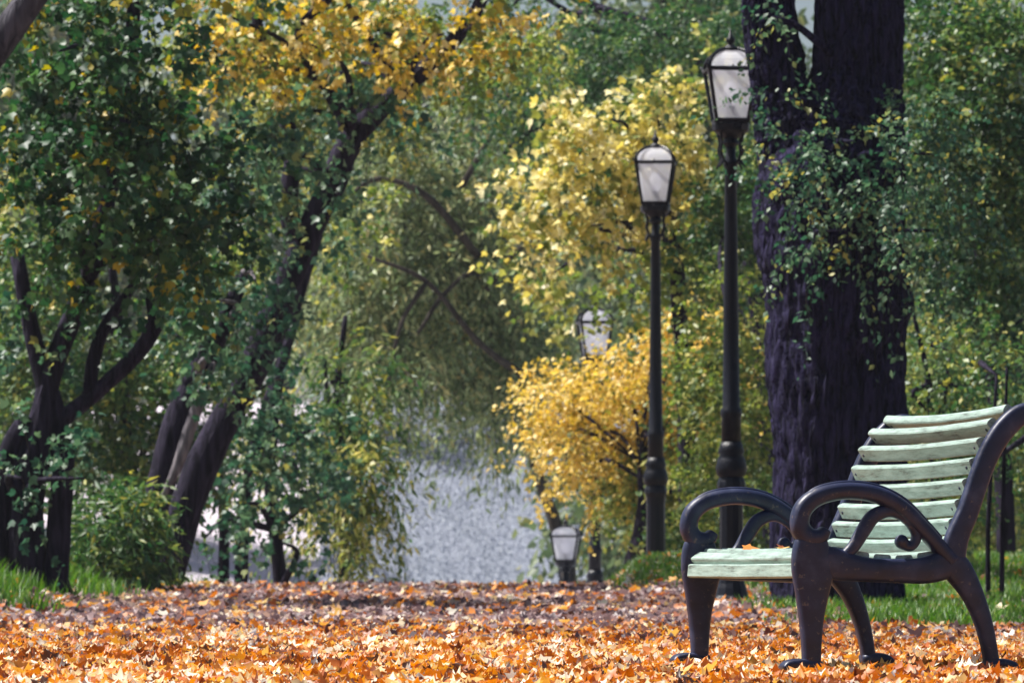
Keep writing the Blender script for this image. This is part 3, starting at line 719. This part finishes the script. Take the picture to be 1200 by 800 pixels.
# 7 shrubs between lamps and big trunk
tree('tall_shrub', 'yellow green shrub filling the gap between the nearest lamp and the big trunk', 'shrub',
     [(868, 690, 7), (866, 600, 6), (860, 500, 5), (858, 400, 3)], 60, 'bark_dark',
     crowns=[dict(blobs=[(865, 380, 50, 70, 61, 1), (870, 500, 50, 70, 60.5, 1), (830, 450, 36, 60, 61, .9), (870, 620, 46, 50, 59, .9), (820, 560, 30, 50, 60.5, .9)], g='lime', s=.085, cov=2.0, droop=.4),
             dict(blobs=[(850, 270, 40, 70, 62, 1), (870, 200, 30, 50, 62, .8)], g='green', s=.09, cov=2.2)])
# 8 right hand trees
tree('leafy_tree', 'mid green tree whose crown fills the upper right corner', 'tree',
     [(1180, 700, 12), (1176, 560, 11), (1160, 400, 10), (1140, 200, 9), (1130, 60, 8), (1120, -60, 6)], 56, 'bark_dark',
     crowns=[dict(blobs=[(1110, 60, 70, 60, 54, 1.1), (1180, 70, 70, 70, 54, 1.1), (1140, 150, 80, 60, 54, 1.1), (1190, 200, 60, 60, 54, 1), (1120, 230, 60, 50, 54.5, 1), (1170, 300, 60, 60, 54.5, 1), (1090, 10, 50, 40, 55, .9)], g='green', s=.085, cov=2.2, droop=.4),
             dict(blobs=[(1120, 320, 50, 50, 55, .9), (1190, 380, 40, 50, 55, .9)], g='teal', s=.085, cov=2.0, droop=.4)])
tree('young_tree', 'slim young tree with sparse dark leaves between the big trunk and the bench back', 'tree',
     [(1092, 690, 4), (1094, 560, 4), (1088, 450, 3.5), (1078, 400, 3), (1066, 350, 2)], 50, 'bark_dark',
     limbs_px=[[(1092, 520, 3), (1106, 470, 3), (1112, 420, 2)]],
     crowns=[dict(blobs=[(1110, 410, 45, 40, 50, .7, .7), (1140, 470, 40, 36, 50, .7, .7), (1085, 480, 26, 36, 50, .5, .6), (1120, 560, 40, 40, 50.5, .7, .6)], g='green', s=.07, cov=1.6, droop=.5)])
tree('young_tree', 'twin thin dark stems of a leafy sapling at the right edge behind the bench back', 'tree',
     [(1158, 694, 3), (1158, 620, 2.8), (1162, 540, 2.4), (1168, 440, 1.8)], 44, 'bark_dark', trunk_extra=[[(1174, 694, 3.2), (1175, 600, 2.8), (1178, 500, 2.2), (1180, 430, 1.6)]],
     crowns=[dict(blobs=[(1170, 440, 40, 46, 45, .6, .7), (1190, 520, 26, 40, 45, .5, .7)], g='green', s=.07, cov=1.5, droop=.5)])
tree('background_shrub', 'bright green and yellow thicket far behind the bench back on the right', 'shrub',
     [(1130, 700, 5), (1130, 640, 4), (1126, 560, 3)], 72, 'bark_dark',
     crowns=[dict(blobs=[(1090, 420, 60, 70, 74, 1.6), (1160, 460, 60, 70, 74, 1.6), (1100, 560, 60, 70, 73, 1.6), (1170, 580, 50, 70, 73, 1.6), (1120, 660, 70, 40, 71, 1.5), (1190, 660, 30, 40, 71, 1.2)], g='lime', s=.10, cov=2.2)])
# 9 central willow, trunk faint in the haze
tree('willow_tree', 'big olive green willow hanging over the misty gap in the middle', 'tree',
     [(668, 690, 9), (652, 620, 8), (632, 560, 7), (614, 500, 7), (590, 400, 7), (560, 300, 6), (530, 180, 5)], 92, 'twig',
     limbs_px=[[(612, 440, 5, 86), (560, 400, 4, 84.5), (500, 330, 3, 84), (430, 300, 2, 84)], [(560, 300, 5, 85), (500, 230, 4, 84), (440, 210, 3, 84), (400, 240, 2, 84)], [(570, 340, 4, 85), (610, 290, 3, 85), (640, 300, 2, 85), (650, 350, 1.5, 85)], [(540, 220, 4, 85), (580, 150, 3, 85), (600, 100, 2, 85)], [(500, 330, 3, 84), (470, 380, 2.5, 83.8), (455, 450, 1.5, 83.8)],
              [(588, 400, 5, 88), (540, 395, 4, 87), (470, 410, 3, 87), (420, 440, 1.5, 86)], [(575, 350, 5, 88), (555, 320, 3, 85), (520, 345, 3, 84.5), (490, 390, 2, 84)]],
     crowns=[dict(blobs=[(520, 160, 90, 50, 87, 1.6), (480, 230, 90, 60, 86, 1.6), (570, 240, 70, 60, 87, 1.6), (440, 310, 70, 60, 86, 1.5), (520, 320, 80, 55, 86, 1.5), (595, 330, 55, 60, 87, 1.4), (470, 400, 80, 50, 86, 1.4), (560, 410, 75, 50, 87, 1.4), (630, 400, 40, 50, 88, 1.2), (575, 450, 50, 36, 87, 1.2), (610, 435, 36, 34, 88, 1.1), (510, 440, 50, 26, 87, 1.1, .8), (400, 360, 50, 60, 86, 1.2)], g='willow', t=T_NARROW, s=.17, cov=1.7, tb=.06, droop=.9, len=.9, n=30)])
# 10 dark tree at the top between willow and lamps
tree('dark_tree', 'dark green tree with black boughs hanging at the top right of the middle', 'tree',
     [(905, 700, 10), (900, 500, 10), (880, 300, 10), (840, 120, 9), (780, 40, 8), (700, 10, 6), (640, -20, 4)], 74, 'bark_dark',
     limbs_px=[[(800, 60, 5), (740, 60, 5), (690, 30, 4), (640, -2, 3)], [(780, 60, 6), (700, 105, 5), (640, 140, 4), (590, 180, 2)]],
     crowns=[dict(blobs=[(760, 50, 70, 36, 72, 1.3), (690, 90, 70, 36, 73, 1.3), (620, 130, 50, 40, 74, 1.2), (830, 40, 50, 50, 72, 1.2), (700, 30, 50, 26, 73, 1.2, .6), (640, 180, 40, 34, 75, 1.1, .8), (590, 90, 50, 40, 76, 1.2, .8), (590, 20, 60, 36, 75, 1.2, .8)], g='green', s=.09, cov=1.7, droop=.5, tb=-.12)])
# 11 left centre hanging foliage
tree('hanging_tree', 'dark green hanging foliage just right of the long leaning trunk', 'tree',
     [(330, 690, 9), (322, 620, 8), (316, 540, 8), (325, 450, 7), (345, 380, 5)], 57, 'bark_dark',
     crowns=[dict(blobs=[(300, 530, 50, 50, 56, .9), (350, 550, 45, 40, 56, .9, .7), (285, 590, 34, 26, 56, .8, .4), (370, 500, 36, 40, 56.5, .8, .6), (330, 635, 30, 22, 56, .7, .3), (390, 580, 30, 26, 57, .8, .5), (300, 460, 40, 34, 56, .8, .8), (240, 630, 16, 20, 56, .6, .4)], g='teal', t=T_MAPLE_S, s=.09, cov=1.1, droop=.6, n=20)])
tree('weeping_tree', 'weeping green tree with yellowing lower tips left of the misty gap', 'tree',
     [(402, 690, 6), (404, 620, 5), (400, 540, 5), (396, 450, 4), (405, 370, 3)], 66, 'bark_dark',
     limbs_px=[[(400, 520, 3), (385, 470, 3), (380, 420, 2)]],
     crowns=[dict(blobs=[(415, 450, 45, 60, 66, 1.1), (408, 535, 34, 60, 66, 1.1), (385, 520, 40, 60, 66, 1), (385, 600, 30, 28, 66, 1, .6)], g='green', t=T_NARROW, s=.14, cov=1.5, droop=1.0, len=.8, n=28, tb=.1),
             dict(blobs=[(412, 600, 30, 34, 65.3, .9, .9), (385, 590, 30, 30, 65.3, .8, .4), (420, 550, 24, 34, 65.3, .8, .7), (320, 520, 40, 34, 67, .9, .6)], g='lime', t=T_NARROW, s=.13, cov=2.2, droop=1.0, tb=.2)])
# 12 left bush and mid fill
tree('bush', 'rounded olive green bush on the grass between the left stems and the leaning trunks', 'bush',
     [(140, 676, 3), (142, 650, 3), (140, 620, 2)], 48.5, 'bark_dark',
     crowns=[dict(blobs=[(135, 620, 55, 36, 48.5, .8), (165, 640, 40, 32, 48.5, .7), (105, 640, 36, 32, 48.7, .6), (140, 590, 40, 20, 48.7, .5, .7), (140, 665, 50, 14, 48.4, .6, .8)], g='green', t=T_NARROW, s=.12, cov=2.6, droop=.4, len=.35, n=24, tb=.08)])
tree('background_tree', 'soft green tree filling the gaps behind the crooked limb on the left', 'tree',
     [(150, 690, 8), (150, 560, 8), (140, 400, 7), (130, 300, 5)], 62, 'bark_dark', trunk_extra=[[(262, 690, 7), (262, 600, 6), (255, 500, 5)]],
     crowns=[dict(blobs=[(60, 420, 70, 60, 61, 1.2), (140, 470, 70, 60, 61, 1.2), (220, 400, 60, 60, 61, 1.2), (120, 560, 70, 40, 61, 1.1), (20, 320, 50, 70, 61, 1.2), (230, 540, 50, 50, 61, 1.1), (10, 470, 40, 60, 61, 1.1), (270, 460, 40, 50, 61, 1)], g='green', s=.10, cov=1.7, droop=.4, tb=.05),
             dict(blobs=[(10, 260, 40, 60, 62, 1), (50, 340, 40, 40, 62, 1), (290, 300, 50, 40, 62, 1), (400, 260, 40, 40, 63, 1, .7)], g='lime', s=.10, cov=1.7)])
# 13 low bushes at the right by the lamps and under the golden tree
tree('bush', 'low green bush on the bank behind the second lamp base', 'bush',
     [(800, 668, 2.5), (802, 650, 2)], 60, 'bark_dark',
     crowns=[dict(blobs=[(800, 630, 34, 26, 60, .7), (835, 650, 34, 30, 60, .7), (890, 670, 40, 24, 58, .7)], g='green', s=.08, cov=2.4, tb=.05)])

# leaf cover added on the far slope, coloured to stand for mist
def mist_cover(n, xr, yr):
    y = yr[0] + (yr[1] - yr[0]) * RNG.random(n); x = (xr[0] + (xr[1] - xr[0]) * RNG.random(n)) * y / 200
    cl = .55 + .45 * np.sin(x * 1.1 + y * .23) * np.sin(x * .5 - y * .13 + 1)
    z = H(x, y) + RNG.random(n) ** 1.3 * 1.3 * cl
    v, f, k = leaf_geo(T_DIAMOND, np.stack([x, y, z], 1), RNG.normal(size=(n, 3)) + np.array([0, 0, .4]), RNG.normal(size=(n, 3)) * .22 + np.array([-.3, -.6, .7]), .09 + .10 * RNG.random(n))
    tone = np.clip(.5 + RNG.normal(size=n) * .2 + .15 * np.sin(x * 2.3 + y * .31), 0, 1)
    tag(mesh_np('mist_cover', v, [f], [G['misty']], None, np.repeat(tone, k)), 'pale leaf cover with blue grey mist put into its colour beyond the crest of the path', 'mist_cover', kind='stuff')
mist_cover(230000, (-7.5, 6), (100, 262))

# 14 far trees in the haze: copies of three kinds
def far_proto(label):
    D = 150.0; x0 = 0
    base = (0.0, D, h(0, D))
    root = empty('distant_tree', base, label, 'tree', 'trees of the far wood beyond the path')
    t = [(0, D, base[2] - .3, .34), (.2, D, base[2] + 3, .26), (-.1, D, base[2] + 7, .2), (.3, D, base[2] + 12, .1)]
    g = [tube_geo(t, 8, 10)]
    # blobs in metres
    V0 = np.array([]); C, Dr = [], []
    for k in range(13):
        z = base[2] + random.uniform(3.6, 14.5); rr = 3.6 * (1 - ((z - base[2] - 8) / 9) ** 2 * .6)
        a = random.uniform(0, 6.28); r = random.uniform(.3, 1) * rr * .62
        c = np.array([r * math.cos(a), D + r * math.sin(a), z]); R = np.array([1.9, 1.9, 1.3]) * random.uniform(.8, 1.2)
        n = 95; u = unit(RNG.normal(size=(n, 3))); C.append(c + u * (RNG.random((n, 1)) ** .4) * R); Dr.append(u + RNG.normal(size=(n, 3)) * .5)
        g.append(tube_geo([(0, D, z - 1.5, .1), (*(c * .5 + np.array([0, D, z - 1]) * .5), .07), (*c, .02)], 5, 6))
    V, Q, T = join_geo(g); mesh_np('trunk', V, [Q, T], [M['bark_dark']], root, smooth=True)
    C = np.concatenate(C); Dr = np.concatenate(Dr)
    pos, ax, nm, sz, tw = sprays(C, Dr, 1.0, 11, T_DIAMOND, .26, .5)
    v, f, k = leaf_geo(T_DIAMOND, pos, ax, nm, sz)
    tone = np.clip(.45 + np.repeat(RNG.normal(size=len(C)) * .15, 11) + RNG.normal(size=len(pos)) * .15, 0, 1)
    mesh_np('crown', v, [f], [G['far']], root, np.repeat(tone, k))
    return root
lab = 'pale hazy tree of the far wood glimpsed through nearer foliage'
protos = [far_proto(lab) for _ in range(3)]
spots = []
for row, (D, step, off) in enumerate(((125, 105, 0), (150, 95, 45), (185, 85, 20), (225, 80, 60))):
    px = -60 + off
    while px < 1280:
        if not (px < 160 and D < 170) and not (415 < px < 720) and not (160 < px < 760 and D < 220):
            spots.append((px + random.uniform(-20, 20), D + random.uniform(-8, 8)))
        px += step
spots += [(430 + 48 * k, 268 + random.uniform(-4, 8)) for k in range(7)]
for i, (px, D) in enumerate(spots):
    o = protos[i] if i < 3 else copy_tree(protos[i % 3])
    x = (px - 600) / F * D
    o.location = (x, D, h(x, D)); s = random.uniform(.85, 1.25); o.scale = (s, s, s * random.uniform(.95, 1.3)); o.rotation_euler = (0, 0, random.uniform(0, 6.28))
    o['label'] = lab + (' at the far left' if px < 200 else ' left of the misty gap' if px < 440 else ' above the misty gap' if px < 720 else ' between the lamp posts' if px < 880 else ' around the big trunk' if px < 1080 else ' at the far right')

# ================================================================== HAZE
def haze():
    bm = bmesh.new(); bmesh.ops.create_cube(bm, size=1)
    me = bpy.data.meshes.new('haze'); bm.to_mesh(me); bm.free()
    o = bpy.data.objects.new('haze', me); COL.objects.link(o)
    z0, z1 = -8.0, 46.0; y0, y1 = -12.0, 1600.0
    o.location = (0, (y0 + y1) / 2, (z0 + z1) / 2); o.scale = (2200, y1 - y0, z1 - z0)
    m = bpy.data.materials.new('haze'); m.use_nodes = True; n = m.node_tree.nodes; l = m.node_tree.links
    n.remove(n['Principled BSDF']); v = n.new('ShaderNodeVolumePrincipled')
    v.inputs['Color'].default_value = (.86, .90, 1.0, 1); v.inputs['Density'].default_value = HAZE
    v.inputs['Anisotropy'].default_value = .2
    l.new(v.outputs[0], n['Material Output'].inputs['Volume']); me.materials.append(m)
    tag(o, 'thin pale bluish haze softening the far trees', 'haze', kind='stuff')
HAZE = 0.0002
haze()
